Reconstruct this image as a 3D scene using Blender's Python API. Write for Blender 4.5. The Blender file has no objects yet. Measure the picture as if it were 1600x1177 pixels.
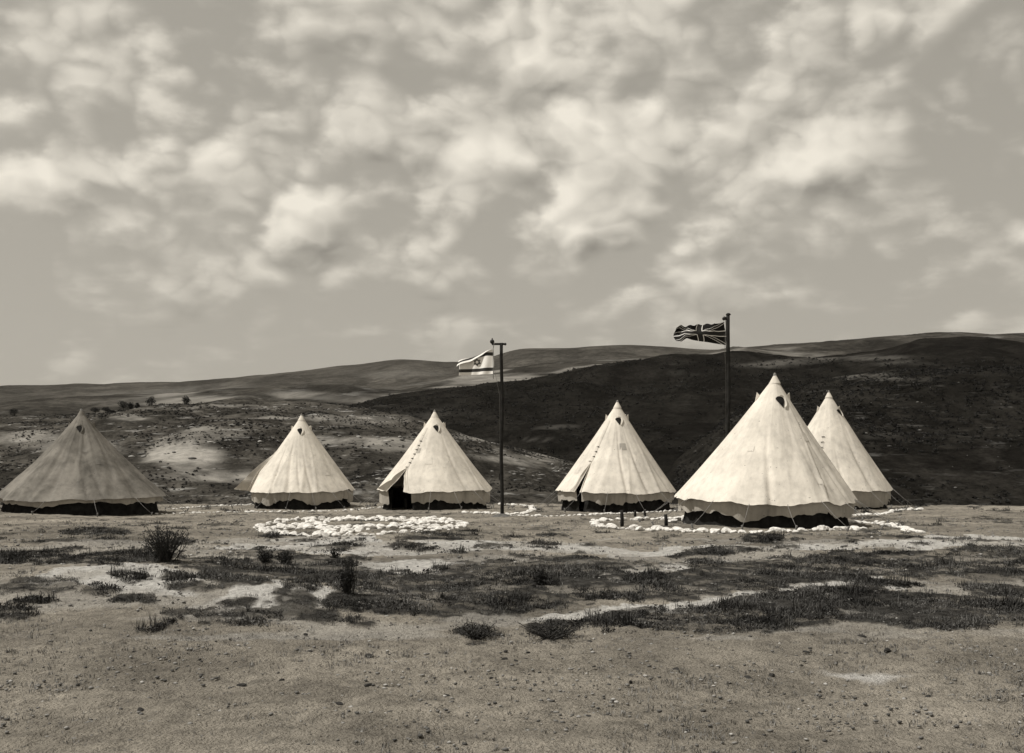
import bpy, bmesh, math, random
import numpy as np
from mathutils import Vector, Matrix
random.seed(7); RNG = np.random.default_rng(11)
sc = bpy.context.scene
C = sc.collection

# ------------------------------------------------------------------ camera, sky, sun, exposure
F, EYE, HORI, CX, W, HH = 1620.0, 1.6, 690.0, 800.0, 1600.0, 1177.0
cam = bpy.data.cameras.new('camera'); camo = bpy.data.objects.new('camera', cam); C.objects.link(camo)
camo.location = (0, 0, EYE); camo.rotation_euler = (math.pi/2, 0, 0)
cam.sensor_width = 36; cam.lens = 36*F/W; cam.shift_y = (HORI-HH/2)/W
cam.clip_start = 0.1; cam.clip_end = 30000
sc.camera = camo
SUN_EL, SUN_AZ = math.radians(60), math.radians(6)      # sun stands to the left, a little towards the camera
sdir = Vector((-math.cos(SUN_EL)*math.cos(SUN_AZ), -math.cos(SUN_EL)*math.sin(SUN_AZ), math.sin(SUN_EL)))
sl = bpy.data.lights.new('sun', 'SUN'); sl.energy = 4.3; sl.angle = math.radians(0.6); sl.color = (1, .965, .90)
so = bpy.data.objects.new('sun', sl); C.objects.link(so); so.location = (-30, -10, 60)
so.rotation_euler = (-sdir).to_track_quat('-Z', 'Y').to_euler()

def build_world():
    w = bpy.data.worlds.new('World'); sc.world = w; w.use_nodes = True
    nt = w.node_tree; N = nt.nodes; L = nt.links; N.clear()
    def M(op, a, b=None, c=None, clamp=False):
        n = N.new('ShaderNodeMath'); n.operation = op; n.use_clamp = clamp
        for i, v in enumerate((a, b, c)):
            if v is None: continue
            if isinstance(v, (int, float)): n.inputs[i].default_value = v
            else: L.new(v, n.inputs[i])
        return n.outputs[0]
    def VM(op, a, b=None):
        n = N.new('ShaderNodeVectorMath'); n.operation = op
        for i, v in enumerate((a, b)):
            if v is None: continue
            if isinstance(v, (tuple, Vector)): n.inputs[i].default_value = v
            else: L.new(v, n.inputs[i])
        return n
    tc = N.new('ShaderNodeTexCoord')
    sky = N.new('ShaderNodeTexSky'); sky.sky_type = 'NISHITA'; sky.sun_disc = False
    sky.sun_elevation = SUN_EL; sky.sun_rotation = math.atan2(sdir.x, sdir.y)
    sky.air_density = 1.0; sky.dust_density = 1.6; sky.ozone_density = 1.0
    bw = N.new('ShaderNodeRGBToBW'); L.new(sky.outputs[0], bw.inputs[0])
    # cloud banks standing in the sky: direction (as pixel), angular size, strength
    banks = [(775, 240, .10, .34), (690, 305, .08, .22), (1020, 250, .10, .34), (930, 345, .10, .26), (200, 325, .12, .32), (330, 215, .13, .22),
             (480, 318, .055, .24), (500, 392, .065, .26), (420, 372, .05, .18), (610, 225, .07, .2), (1230, 300, .11, .24), (1330, 235, .10, .2), (1190, 405, .05, .2),
             (750, 432, .05, .2), (1440, 330, .09, .18), (1210, 462, .06, .15), (40, 300, .09, .2), (1570, 380, .09, .2), (500, 110, .14, .2), (900, 110, .13, .2), (1300, 100, .15, .2)]
    sxyz = N.new('ShaderNodeSeparateXYZ'); L.new(tc.outputs['Generated'], sxyz.inputs[0]); dz = sxyz.outputs[2]
    el = M('MAXIMUM', dz, 0.0)
    # heaped noise, flattened; puffs shrink towards the horizon
    def heap(vec, scale, det, rough):
        n = N.new('ShaderNodeTexNoise'); n.inputs['Scale'].default_value = scale; n.inputs['Detail'].default_value = det; n.inputs['Roughness'].default_value = rough
        L.new(vec, n.inputs['Vector']); return n
    flat = VM('MULTIPLY', tc.outputs['Generated'], (1, 1, 1.5))
    big = heap(flat.outputs[0], 5.0, 3, .5)
    puff = heap(flat.outputs[0], 14, 9, .56)
    wob = VM('SCALE', puff.outputs['Color']); wob.inputs['Scale'].default_value = .035
    def billow(vec):                                                  # rounded heaps: folded noise over three octaves
        vec = VM('ADD', vec, wob.outputs[0]).outputs[0]; t = None
        for sc_, a in ((7, 1.0), (15, .55), (33, .28)):
            b = M('MULTIPLY', M('ABSOLUTE', M('SUBTRACT', heap(vec, sc_, 0, .5).outputs[0], .5)), a); t = b if t is None else M('ADD', t, b)
        return M('MULTIPLY', M('SUBTRACT', t, .22), 2.2)
    low = heap(VM('MULTIPLY', tc.outputs['Generated'], (1, 1, 4.2)).outputs[0], 15, 7, .55)
    wv = VM('SCALE', puff.outputs['Color']); wv.inputs['Scale'].default_value = .09
    dv = VM('ADD', tc.outputs['Generated'], wv.outputs[0]); dv = VM('ADD', dv.outputs[0], (-.045, -.045, -.045))
    body = M('MULTIPLY', M('SUBTRACT', big.outputs[0], .5), .9)
    tilt = None
    for px, py, s, k in banks:
        v = Vector(((px-CX)/F, 1, (HORI-py)/F)).normalized()
        df = VM('SUBTRACT', dv.outputs[0], tuple(v)); ml = VM('MULTIPLY', df.outputs[0], (1.0, 1.0, 1.8)); ln = VM('LENGTH', ml.outputs[0])
        mr = N.new('ShaderNodeMapRange'); mr.interpolation_type = 'SMOOTHSTEP'
        L.new(ln.outputs['Value'], mr.inputs[0]); mr.inputs[1].default_value = 0; mr.inputs[2].default_value = s*1.2
        mr.inputs[3].default_value = k*1.18; mr.inputs[4].default_value = 0
        body = M('ADD', body, mr.outputs[0])
        dt = VM('DOT_PRODUCT', df.outputs[0], (-.35/s, 0, 1.5/s)); c = M('MULTIPLY', dt.outputs['Value'], mr.outputs[0]); tilt = c if tilt is None else M('ADD', tilt, c)
    bl = billow(flat.outputs[0]); bl2 = billow(VM('ADD', flat.outputs[0], (-.010, 0, .028)).outputs[0])
    d0 = M('ADD', body, M('ADD', M('MULTIPLY', bl, .62), M('MULTIPLY', M('SUBTRACT', puff.outputs[0], .5), .72)))
    air = N.new('ShaderNodeMapRange'); air.interpolation_type = 'SMOOTHSTEP'; L.new(el, air.inputs[0]); air.inputs[1].default_value = .05; air.inputs[2].default_value = .20; air.inputs[3].default_value = 0; air.inputs[4].default_value = 1
    lowd = M('MULTIPLY', M('SUBTRACT', low.outputs[0], .44), M('SUBTRACT', 1.35, air.outputs[0])); d0 = M('ADD', d0, M('MULTIPLY', lowd, .9))
    mk = N.new('ShaderNodeMapRange'); mk.interpolation_type = 'SMOOTHSTEP'; L.new(d0, mk.inputs[0])
    mk.inputs[1].default_value = -.11; mk.inputs[2].default_value = .35
    lit = M('ADD', M('MULTIPLY', M('SUBTRACT', bl, bl2), .9), .50)
    lit = M('ADD', lit, M('MULTIPLY', tilt, 1.25)); lit = M('ADD', lit, M('MULTIPLY', M('SUBTRACT', puff.outputs[0], .5), .5)); lit = M('ADD', lit, M('MULTIPLY', body, .25), clamp=True)
    lit = M('ADD', M('MULTIPLY', lit, .66), .22)                       # cloud radiance
    skyv = M('ADD', M('MULTIPLY', M('POWER', bw.outputs[0], .35), .195), .10)
    cov = M('MULTIPLY', mk.outputs[0], M('ADD', M('MULTIPLY', air.outputs[0], .62), .36))                # low clouds fade in the air near the horizon
    mix = M('ADD', M('MULTIPLY', skyv, M('SUBTRACT', 1, cov)), M('MULTIPLY', lit, cov))
    tint = N.new('ShaderNodeVectorMath'); tint.operation = 'SCALE'; tint.inputs[0].default_value = (10.0, 9.35, 8.1); L.new(mix, tint.inputs['Scale'])
    bg = N.new('ShaderNodeBackground'); L.new(tint.outputs[0], bg.inputs[0]); bg.inputs[1].default_value = 0.1
    out = N.new('ShaderNodeOutputWorld'); L.new(bg.outputs[0], out.inputs[0])
build_world()
sc.world.cycles.sampling_method = 'MANUAL'; sc.world.cycles.sample_map_resolution = 256
sc.cycles.max_bounces = 4; sc.cycles.diffuse_bounces = 2; sc.cycles.volume_bounces = 0
sc.view_settings.view_transform = 'Standard'; sc.view_settings.look = 'None'
sc.view_settings.exposure = 0.0; sc.view_settings.gamma = 1.0; sc.view_settings.use_curve_mapping = False

# ------------------------------------------------------------------ helpers
def _hash(ix, iy, s):
    h = (ix.astype(np.int64)*374761393 + iy.astype(np.int64)*668265263 + s*1442695041) & 0xffffffff
    h = ((h ^ (h >> 13))*1274126177) & 0xffffffff
    return ((h ^ (h >> 16)) & 0xffff)/65535.0
def vn(x, y, s=0):
    x = np.asarray(x, float); y = np.asarray(y, float)
    ix = np.floor(x); iy = np.floor(y); fx = x-ix; fy = y-iy
    fx = fx*fx*fx*(fx*(fx*6-15)+10); fy = fy*fy*fy*(fy*(fy*6-15)+10)
    a = _hash(ix, iy, s); b = _hash(ix+1, iy, s); c = _hash(ix, iy+1, s); d = _hash(ix+1, iy+1, s)
    return (a*(1-fx)+b*fx)*(1-fy)+(c*(1-fx)+d*fx)*fy
def fbm(x, y, o=4, s=0, g=.5):
    t = 0; a = 1.0; n = 0
    for i in range(o):
        t = t+a*vn(x*2**i+i*17.3, y*2**i-i*9.1, s+i); n += a; a *= g
    return t/n-.5
def sstep(a, b, x):
    t = np.clip((x-a)/(b-a), 0, 1); return t*t*(3-2*t)
def gz(x, y):
    """height of the camp ground; it tips gently away from the camera and falls off behind the tents"""
    x = np.asarray(x, float); y = np.asarray(y, float)
    z = -.035*2*np.log1p(np.exp(np.clip((y-17.5)/2, -40, 40)))
    r = np.hypot(x, y)
    z = z-.10*30*np.log1p(np.exp(np.clip((r-105)/30, -40, 8)))*(r > 40)*1.0
    z = z+.05*np.sin(x*.31+.4)*np.sin(y*.23+1)+.03*np.sin(x*.9+y*.5)
    z = z+.10*np.exp(-(((x+4.6)/1.6)**2+((y-11.8)/1.3)**2))+.12*np.exp(-(((x+2.6)/1.3)**2+((y-10.6)/.8)**2))
    return z
def gzf(x, y): return float(gz(x, y))
def G(px, py):
    """point of the camp ground seen at a pixel of the photograph"""
    a = 3.0
    for d in np.arange(3.5, 140, .25):
        x = (px-CX)*d/F
        if EYE-(py-HORI)*d/F < gzf(x, d): break
        a = d
    b = a+.25
    for _ in range(18):
        m = (a+b)/2
        if EYE-(py-HORI)*m/F < gzf((px-CX)*m/F, m): b = m
        else: a = m
    x = (px-CX)*a/F
    return Vector((x, a, gzf(x, a)))
def P(px, py, d): return Vector(((px-CX)*d/F, d, EYE-(py-HORI)*d/F))

def mesh(name, v, f, attrs=None, smooth=True):
    me = bpy.data.meshes.new(name)
    v = np.asarray(v, np.float32).reshape(-1, 3)
    if isinstance(f, np.ndarray):
        k = f.shape[1]; n = f.shape[0]
        me.vertices.add(len(v)); me.vertices.foreach_set('co', v.ravel())
        me.loops.add(n*k); me.loops.foreach_set('vertex_index', f.astype(np.int32).ravel())
        me.polygons.add(n); me.polygons.foreach_set('loop_start', np.arange(0, n*k, k, dtype=np.int32))
        me.polygons.foreach_set('loop_total', np.full(n, k, np.int32))
        me.update(calc_edges=True); me.validate()
    else:
        me.from_pydata(v.tolist(), [], f)
    if smooth: me.polygons.foreach_set('use_smooth', np.ones(len(me.polygons), bool))
    for k, a in (attrs or {}).items():
        at = me.attributes.new(k, 'FLOAT', 'POINT'); at.data.foreach_set('value', np.asarray(a, np.float32))
    return me
def obj(name, me, m, parent=None):
    o = bpy.data.objects.new(name, me); C.objects.link(o)
    if m is not None and len(me.materials) == 0: me.materials.append(m)
    if parent: o.parent = parent
    return o
def tag(o, label=None, cat=None, group=None, kind=None):
    if label: o['label'] = label
    if cat: o['category'] = cat
    if group: o['group'] = group
    if kind: o['kind'] = kind
    return o
def empty(name, loc, rz=0):
    o = bpy.data.objects.new(name, None); C.objects.link(o); o.location = loc; o.rotation_euler = (0, 0, rz); o.empty_display_size = .2
    return o
def grid_faces(nr, nc, wrap=False):
    i, j = np.meshgrid(np.arange(nr-1), np.arange(nc if wrap else nc-1), indexing='ij'); i = i.ravel(); j = j.ravel(); j2 = (j+1) % nc
    return np.stack([i*nc+j, i*nc+j2, (i+1)*nc+j2, (i+1)*nc+j], 1)
def tube(pts, rad, n=8, caps=True):
    pts = [Vector(p) for p in pts]; rs = rad if isinstance(rad, (list, tuple)) else [rad]*len(pts)
    vs = []; fs = []
    for i, p in enumerate(pts):
        t = (pts[min(i+1, len(pts)-1)]-pts[max(i-1, 0)]).normalized()
        a = t.orthogonal().normalized() if abs(t.z) < .99 else Vector((1, 0, 0)); a = (a-t*a.dot(t)).normalized(); b = t.cross(a)
        for k in range(n):
            q = 2*math.pi*k/n; vs.append(p+(a*math.cos(q)+b*math.sin(q))*rs[i])
    for i in range(len(pts)-1):
        for k in range(n):
            fs.append((i*n+k, i*n+(k+1) % n, (i+1)*n+(k+1) % n, (i+1)*n+k))
    if caps: fs.append(tuple(range(n))[::-1]); fs.append(tuple((len(pts)-1)*n+k for k in range(n)))
    return [tuple(v) for v in vs], fs
def join(parts):
    vs = []; fs = []
    for v, f in parts:
        o = len(vs); vs += list(v); fs += [tuple(i+o for i in q) for q in f]
    return vs, fs
def boxm(cx, cy, cz, sx, sy, sz):
    v = [(cx+a*sx/2, cy+b*sy/2, cz+c*sz/2) for a in (-1, 1) for b in (-1, 1) for c in (-1, 1)]
    return v, [(0, 1, 3, 2), (4, 6, 7, 5), (0, 4, 5, 1), (2, 3, 7, 6), (0, 2, 6, 4), (1, 5, 7, 3)]

# ------------------------------------------------------------------ materials: the silver print has no hue, so all are greys of a warm print
WARM = (1.0, .97, .92)
def gray(g): return (g*WARM[0], g*WARM[1], g*WARM[2], 1)
def new_mat(name, rough=.9):
    m = bpy.data.materials.new(name); m.use_nodes = True; b = m.node_tree.nodes['Principled BSDF']
    b.inputs['Roughness'].default_value = rough; b.inputs['Specular IOR Level'].default_value = .15 if rough < .8 else 0.0
    return m, m.node_tree.nodes, m.node_tree.links, b
def noise(N, L, vec, scale, det=5, rough=.55, dist=0):
    n = N.new('ShaderNodeTexNoise'); n.inputs['Scale'].default_value = scale; n.inputs['Detail'].default_value = det
    n.inputs['Roughness'].default_value = rough; n.inputs['Distortion'].default_value = dist
    if vec is not None: L.new(vec, n.inputs['Vector'])
    return n.outputs[0]
def ramp(N, L, fac, stops):
    r = N.new('ShaderNodeValToRGB'); e = r.color_ramp.elements
    while len(e) < len(stops): e.new(.5)
    for q, (p, g) in zip(e, stops): q.position = p; q.color = gray(g)
    L.new(fac, r.inputs[0]); return r.outputs[0]
def mixc(N, L, fac, a, b, mode='MIX'):
    m = N.new('ShaderNodeMix'); m.data_type = 'RGBA'; m.blend_type = mode
    if isinstance(fac, float): m.inputs[0].default_value = fac
    else: L.new(fac, m.inputs[0])
    for i, v in ((6, a), (7, b)):
        if isinstance(v, tuple): m.inputs[i].default_value = v
        else: L.new(v, m.inputs[i])
    return m.outputs[2]
def bump(N, L, b, h, s, dist):
    n = N.new('ShaderNodeBump'); n.inputs['Strength'].default_value = s; n.inputs['Distance'].default_value = dist
    L.new(h, n.inputs['Height']); L.new(n.outputs[0], b.inputs['Normal'])
def attr(N, name):
    a = N.new('ShaderNodeAttribute'); a.attribute_name = name; return a.outputs['Fac']
def vecscale(N, L, vec, s):
    m = N.new('ShaderNodeMapping'); m.inputs['Scale'].default_value = s; L.new(vec, m.inputs[0]); return m.outputs[0]
def simple(name, lo, hi, scale=8, rough=.85, bs=0, bd=.01):
    m, N, L, b = new_mat(name, rough); tc = N.new('ShaderNodeTexCoord').outputs['Object']
    n = noise(N, L, tc, scale); L.new(ramp(N, L, n, [(.3, lo), (.7, hi)]), b.inputs['Base Color'])
    if bs: bump(N, L, b, noise(N, L, tc, scale*3), bs, bd)
    return m
def canvas_mat(name, lo, hi, stain=.5):
    m, N, L, b = new_mat(name, .92); tc = N.new('ShaderNodeTexCoord').outputs['Object']
    n1 = noise(N, L, tc, 1.3, 6, .6, .4); c = ramp(N, L, n1, [(.32, lo), (.62, hi)])
    n2 = noise(N, L, vecscale(N, L, tc, (5, 5, .9)), 1.6, 5, .6); c = mixc(N, L, .5, c, ramp(N, L, n2, [(.3, stain), (.55, 1.0)]), 'MULTIPLY')
    sp = noise(N, L, tc, 17, 2, .4); c = mixc(N, L, .8, c, ramp(N, L, sp, [(.235, .35), (.27, 1.0)]), 'MULTIPLY')   # a few spots of dirt
    sm = N.new('ShaderNodeMath'); sm.operation = 'MULTIPLY'; L.new(attr(N, 'seam'), sm.inputs[0]); sm.inputs[1].default_value = .10
    c = mixc(N, L, sm.outputs[0], c, gray(.3))
    L.new(c, b.inputs['Base Color'])
    h = noise(N, L, tc, 7, 6, .6); bump(N, L, b, h, .35, .03)
    return m
MAT = {}
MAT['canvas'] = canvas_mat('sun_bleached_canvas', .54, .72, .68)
MAT['canvas_shade'] = canvas_mat('shade_grey_canvas', .10, .22, .6)  # darker canvas copy; the tent's shaded flank is put into its colour
MAT['wall_cloth'] = canvas_mat('tent_wall_cloth', .30, .46, .6)  # greyer than the canopy; shade under the eave is put into the colour
MAT['gap_shade'] = simple('gap_shade_strip', .012, .035, 5, .95, .4, .02)  # near-black colour for the shade in the gap under the tent wall
MAT['vent_dark'] = simple('vent_hole_dark', .012, .03)  # darkness of the vent hole as plain near-black colour
MAT['rope'] = simple('hemp_rope', .14, .26, 20)
MAT['peg'] = simple('wooden_peg', .10, .2, 20)
MAT['wood'] = simple('dark_pole_wood', .018, .04, 6, .8, .3)
MAT['footing'] = simple('trodden_earth', .08, .16, 14, .95, .8, .04)
MAT['iron'] = simple('iron_fitting', .02, .04, 6, .5)
MAT['white_stone'] = simple('whitewashed_stone', .52, .86, 5, .9, .6, .03)
MAT['dark_stone'] = simple('dark_stone', .03, .07, 12, .9, .6, .02)
MAT['slab'] = simple('pale_rock', .18, .34, 6, .9, .8, .05)
MAT['twig'] = simple('shrub_twig', .03, .06, 12)
def leaf_mat(name, lo, hi):
    m, N, L, b = new_mat(name, .75); L.new(ramp(N, L, attr(N, 'tone'), [(0, lo), (.75, (lo+hi)/2), (1, hi)]), b.inputs['Base Color']); return m
MAT['leaf'] = leaf_mat('shrub_leaf', .018, .06)
MAT['scrub'] = leaf_mat('low_scrub', .014, .18)
MAT['dry'] = leaf_mat('dry_grass', .10, .30)
MAT['far_leaf'] = leaf_mat('hillside_scrub', .008, .028)
MAT['gravel'] = leaf_mat('loose_gravel', .06, .42)
def ground_mat():
    m, N, L, b = new_mat('dusty_ground', .95); tc = N.new('ShaderNodeTexCoord').outputs['Object']
    c = ramp(N, L, noise(N, L, tc, .55, 8, .62, .5), [(.3, .17), (.5, .28), (.7, .38)])
    f = ramp(N, L, noise(N, L, tc, 7, 8, .7), [(.3, .45), (.5, 1.0), (.72, 1.35)]); c = mixc(N, L, .75, c, f, 'MULTIPLY')
    sp = ramp(N, L, noise(N, L, tc, 36, 4, .6), [(.3, .3), (.46, 1.0), (.7, 1.2)]); c = mixc(N, L, .5, c, sp, 'MULTIPLY')
    c = mixc(N, L, .8, c, ramp(N, L, noise(N, L, vecscale(N, L, tc, (.35, 1, 1)), .42, 5, .6, .6), [(.32, .62), (.5, 1.0), (.68, 1.3)]), 'MULTIPLY')
    c = mixc(N, L, attr(N, 'chalk'), c, ramp(N, L, noise(N, L, tc, 14, 6, .6), [(.3, .38), (.6, .64)]))
    c = mixc(N, L, attr(N, 'veg'), c, ramp(N, L, noise(N, L, tc, 11, 5, .6), [(.35, .022), (.65, .07)]))
    L.new(c, b.inputs['Base Color'])
    a = N.new('ShaderNodeMath'); a.operation = 'ADD'; L.new(noise(N, L, tc, 6, 8, .65), a.inputs[0]); L.new(noise(N, L, tc, 45, 4, .6), a.inputs[1])
    bump(N, L, b, a.outputs[0], 1.0, .07); return m
MAT['ground'] = ground_mat()
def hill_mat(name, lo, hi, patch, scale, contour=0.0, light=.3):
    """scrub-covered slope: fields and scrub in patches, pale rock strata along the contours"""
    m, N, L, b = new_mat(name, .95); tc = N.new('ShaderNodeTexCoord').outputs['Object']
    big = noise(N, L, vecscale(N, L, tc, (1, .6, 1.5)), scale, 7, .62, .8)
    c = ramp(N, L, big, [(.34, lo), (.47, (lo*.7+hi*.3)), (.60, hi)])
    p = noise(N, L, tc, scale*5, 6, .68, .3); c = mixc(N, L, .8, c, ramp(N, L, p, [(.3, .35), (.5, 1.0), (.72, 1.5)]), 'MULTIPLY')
    p2 = noise(N, L, tc, scale*16, 8, .7); c = mixc(N, L, .7, c, ramp(N, L, p2, [(.34, .4), (.5, 1.0), (.66, 1.5)]), 'MULTIPLY')
    if contour:
        st = noise(N, L, vecscale(N, L, tc, (.25, .12, 2.6)), scale*7, 5, .6, .6)
        msk = noise(N, L, tc, scale*2.1, 4, .55)
        k = N.new('ShaderNodeMath'); k.operation = 'MULTIPLY'
        r1 = N.new('ShaderNodeMapRange'); L.new(st, r1.inputs[0]); r1.inputs[1].default_value = .56; r1.inputs[2].default_value = .68
        r2 = N.new('ShaderNodeMapRange'); L.new(msk, r2.inputs[0]); r2.inputs[1].default_value = .46; r2.inputs[2].default_value = .62
        L.new(r1.outputs[0], k.inputs[0]); L.new(r2.outputs[0], k.inputs[1])
        k2 = N.new('ShaderNodeMath'); k2.operation = 'MULTIPLY'; L.new(k.outputs[0], k2.inputs[0]); k2.inputs[1].default_value = contour
        c = mixc(N, L, k2.outputs[0], c, gray(light))
    if patch: c = mixc(N, L, attr(N, 'pale'), c, mixc(N, L, .8, gray(patch), ramp(N, L, p, [(.3, .5), (.6, 1.1)]), 'MULTIPLY'))
    L.new(c, b.inputs['Base Color']); bump(N, L, b, noise(N, L, tc, scale*10, 6, .65), .8, .5/scale*.12); return m

# ------------------------------------------------------------------ ground sheet
def in_poly(px, py, poly):
    r = np.zeros(px.shape, bool); n = len(poly)
    for i in range(n):
        x1, y1 = poly[i]; x2, y2 = poly[(i+1) % n]
        if y1 == y2: continue
        r ^= ((y1 > py) != (y2 > py)) & (px < (x2-x1)*(py-y1)/(y2-y1)+x1)
    return r
VEG = [[(-40, 866), (130, 862), (215, 862), (290, 866), (300, 880), (215, 876), (130, 880), (-40, 884)],
       [(296, 876), (350, 866), (420, 862), (470, 866), (560, 872), (566, 940), (520, 915), (440, 908), (372, 918), (320, 908), (300, 890)],
       [(540, 900), (620, 897), (720, 880), (800, 874), (890, 866), (960, 874), (1000, 878), (1000, 888), (940, 902), (1080, 888), (1160, 882), (1290, 868), (1420, 858), (1640, 852),
        (1640, 905), (1420, 907), (1290, 915), (1160, 924), (1060, 930), (980, 942), (930, 948), (800, 958), (720, 962), (640, 962), (560, 958), (520, 948), (530, 925)],
       [(905, 970), (1000, 955), (1100, 942), (1200, 930), (1300, 924), (1420, 922), (1640, 915), (1640, 975), (1420, 978), (1310, 985), (1250, 990), (1100, 996), (1000, 996), (930, 1000), (896, 985)],
       [(1040, 866), (1120, 858), (1180, 860), (1140, 872), (1060, 874)]]
VELL = [(203, 903, 32, 8), (266, 900, 28, 8), (150, 925, 32, 11), (60, 915, 60, 12), (206, 941, 26, 8), (287, 917, 34, 11), (368, 944, 40, 10), (376, 966, 46, 16), (470, 942, 40, 9), (500, 965, 40, 14),
        (742, 990, 32, 10), (862, 986, 46, 13), (330, 975, 14, 5), (440, 930, 20, 8), (480, 905, 22, 8), (1080, 932, 20, 6), (20, 960, 40, 10), (560, 975, 26, 8), (740, 1012, 16, 4),
        (400, 775, 60, 12), (300, 770, 50, 10), (560, 772, 60, 10), (820, 775, 60, 12), (690, 838, 70, 6), (450, 838, 50, 4), (150, 832, 60, 6), (1190, 842, 40, 4), (640, 850, 30, 4)]
CHALK = [[(130, 888), (215, 878), (300, 888), (310, 903), (250, 916), (300, 930), (230, 945), (130, 920), (60, 915), (40, 895)],
         [(290, 945), (360, 918), (440, 910), (520, 918), (545, 935), (530, 958), (440, 960), (330, 972), (270, 968)],
         [(570, 890), (700, 872), (740, 882), (640, 902), (570, 902)], [(930, 903), (990, 888), (1140, 878), (1160, 884), (1060, 894), (950, 912)],
         [(800, 972), (1000, 946), (1190, 922), (1400, 905), (1400, 918), (1200, 934), (1000, 958), (860, 976)], [(1310, 950), (1400, 942), (1420, 965), (1330, 976)],
         [(330, 850), (700, 842), (1000, 856), (1420, 842), (1640, 838), (1640, 850), (1420, 854), (1000, 866), (700, 858), (420, 862)]]
def cover(X, Y):
    """vegetation and pale-soil cover of the camp ground (0..1)"""
    d = np.maximum(Y, .5); px = CX+X*F/d; py = HORI+(EYE-gz(X, Y))*F/d
    sc_ = d/14.0
    wx = fbm(X*1.1, Y*1.1, 4, 3)*70/sc_; wy = fbm(X*1.1+40, Y*.8, 4, 9)*34/sc_
    qx = px+wx; qy = py+wy
    v = np.zeros(X.shape); c = np.zeros(X.shape)
    for p in CHALK: c = np.maximum(c, in_poly(qx, qy, p)*1.0)
    c[...] = c*(.45+.55*sstep(-.2, .1, fbm(X*1.7, Y*1.7, 4, 21)))
    c *= np.where((py < 868) & (py > 836), .8, 1)
    for p in VEG: v = np.maximum(v, in_poly(qx, qy, p)*1.0)
    for ex, ey, a, b in VELL: v = np.maximum(v, sstep(1.15, .7, np.hypot((px+wx*.5-ex)/a, (py+wy*.5-ey)/b)))
    gaps = np.maximum(sstep(-.05, -.13, fbm(X*1.1, Y*2.6, 5, 55)), sstep(-.04, -.14, fbm(X*4.2, Y*4.2, 3, 57))*.8)
    v = v*(1-.62*gaps)
    v = np.maximum(v, .8*sstep(.16, .24, fbm(X*2.3, Y*1.8, 5, 77))*(Y > 8.6))
    far = sstep(36, 44, Y); v = np.maximum(v, far*(.55+.45*sstep(-.1, .1, fbm(X*.4, Y*.2, 4, 31))))
    c = np.maximum(c, .22*((py > 842) & (py < 1000))*sstep(-.12, .08, fbm(X*.8, Y*1.6, 5, 45)))
    front = (Y > 2)
    c = np.maximum(c, .8*sstep(1.3, .5, np.hypot((px+wx-1360)/90, (py+wy-1058)/10)))
    return v*front, c*front*(1-v)
def build_ground():
    az = np.concatenate([np.linspace(-180, -36, 40, endpoint=False), np.linspace(-36, 36, 620, endpoint=False), np.linspace(36, 180, 40, endpoint=False)])
    a = np.radians(az)
    r = np.concatenate([np.array([.02, 1, 2, 3, 3.8]), np.geomspace(4.3, 46, 360), np.geomspace(47, 160, 50), np.geomspace(175, 9000, 30)])
    R, A = np.meshgrid(r, a, indexing='ij'); X = R*np.sin(A); Y = R*np.cos(A)
    Z = gz(X, Y); Z = np.maximum(Z, -26)
    near = sstep(60, 40, R)
    v, c = cover(X, Y)
    Z = Z+near*(.05*fbm(X*2.2, Y*2.2, 4, 5)+.045*fbm(X*8, Y*8, 4, 8)-.035*sum(np.exp(-((Y-16.6-.5*np.sin(X*.22)+o)/.16)**2) for o in (-.75, .75))*(.5+vn(X*.7, Y, 3))*(Y > 3)+.035*v*(fbm(X*6, Y*6, 3, 15)+.4))
    o = obj('ground', mesh('ground', np.stack([X, Y, Z], -1), grid_faces(len(r), len(a), True)[:, ::-1], {'veg': v.ravel()*.95, 'chalk': np.minimum(1, c.ravel()*1.25)}), MAT['ground'])
    tag(o, kind='structure')
build_ground()

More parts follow.
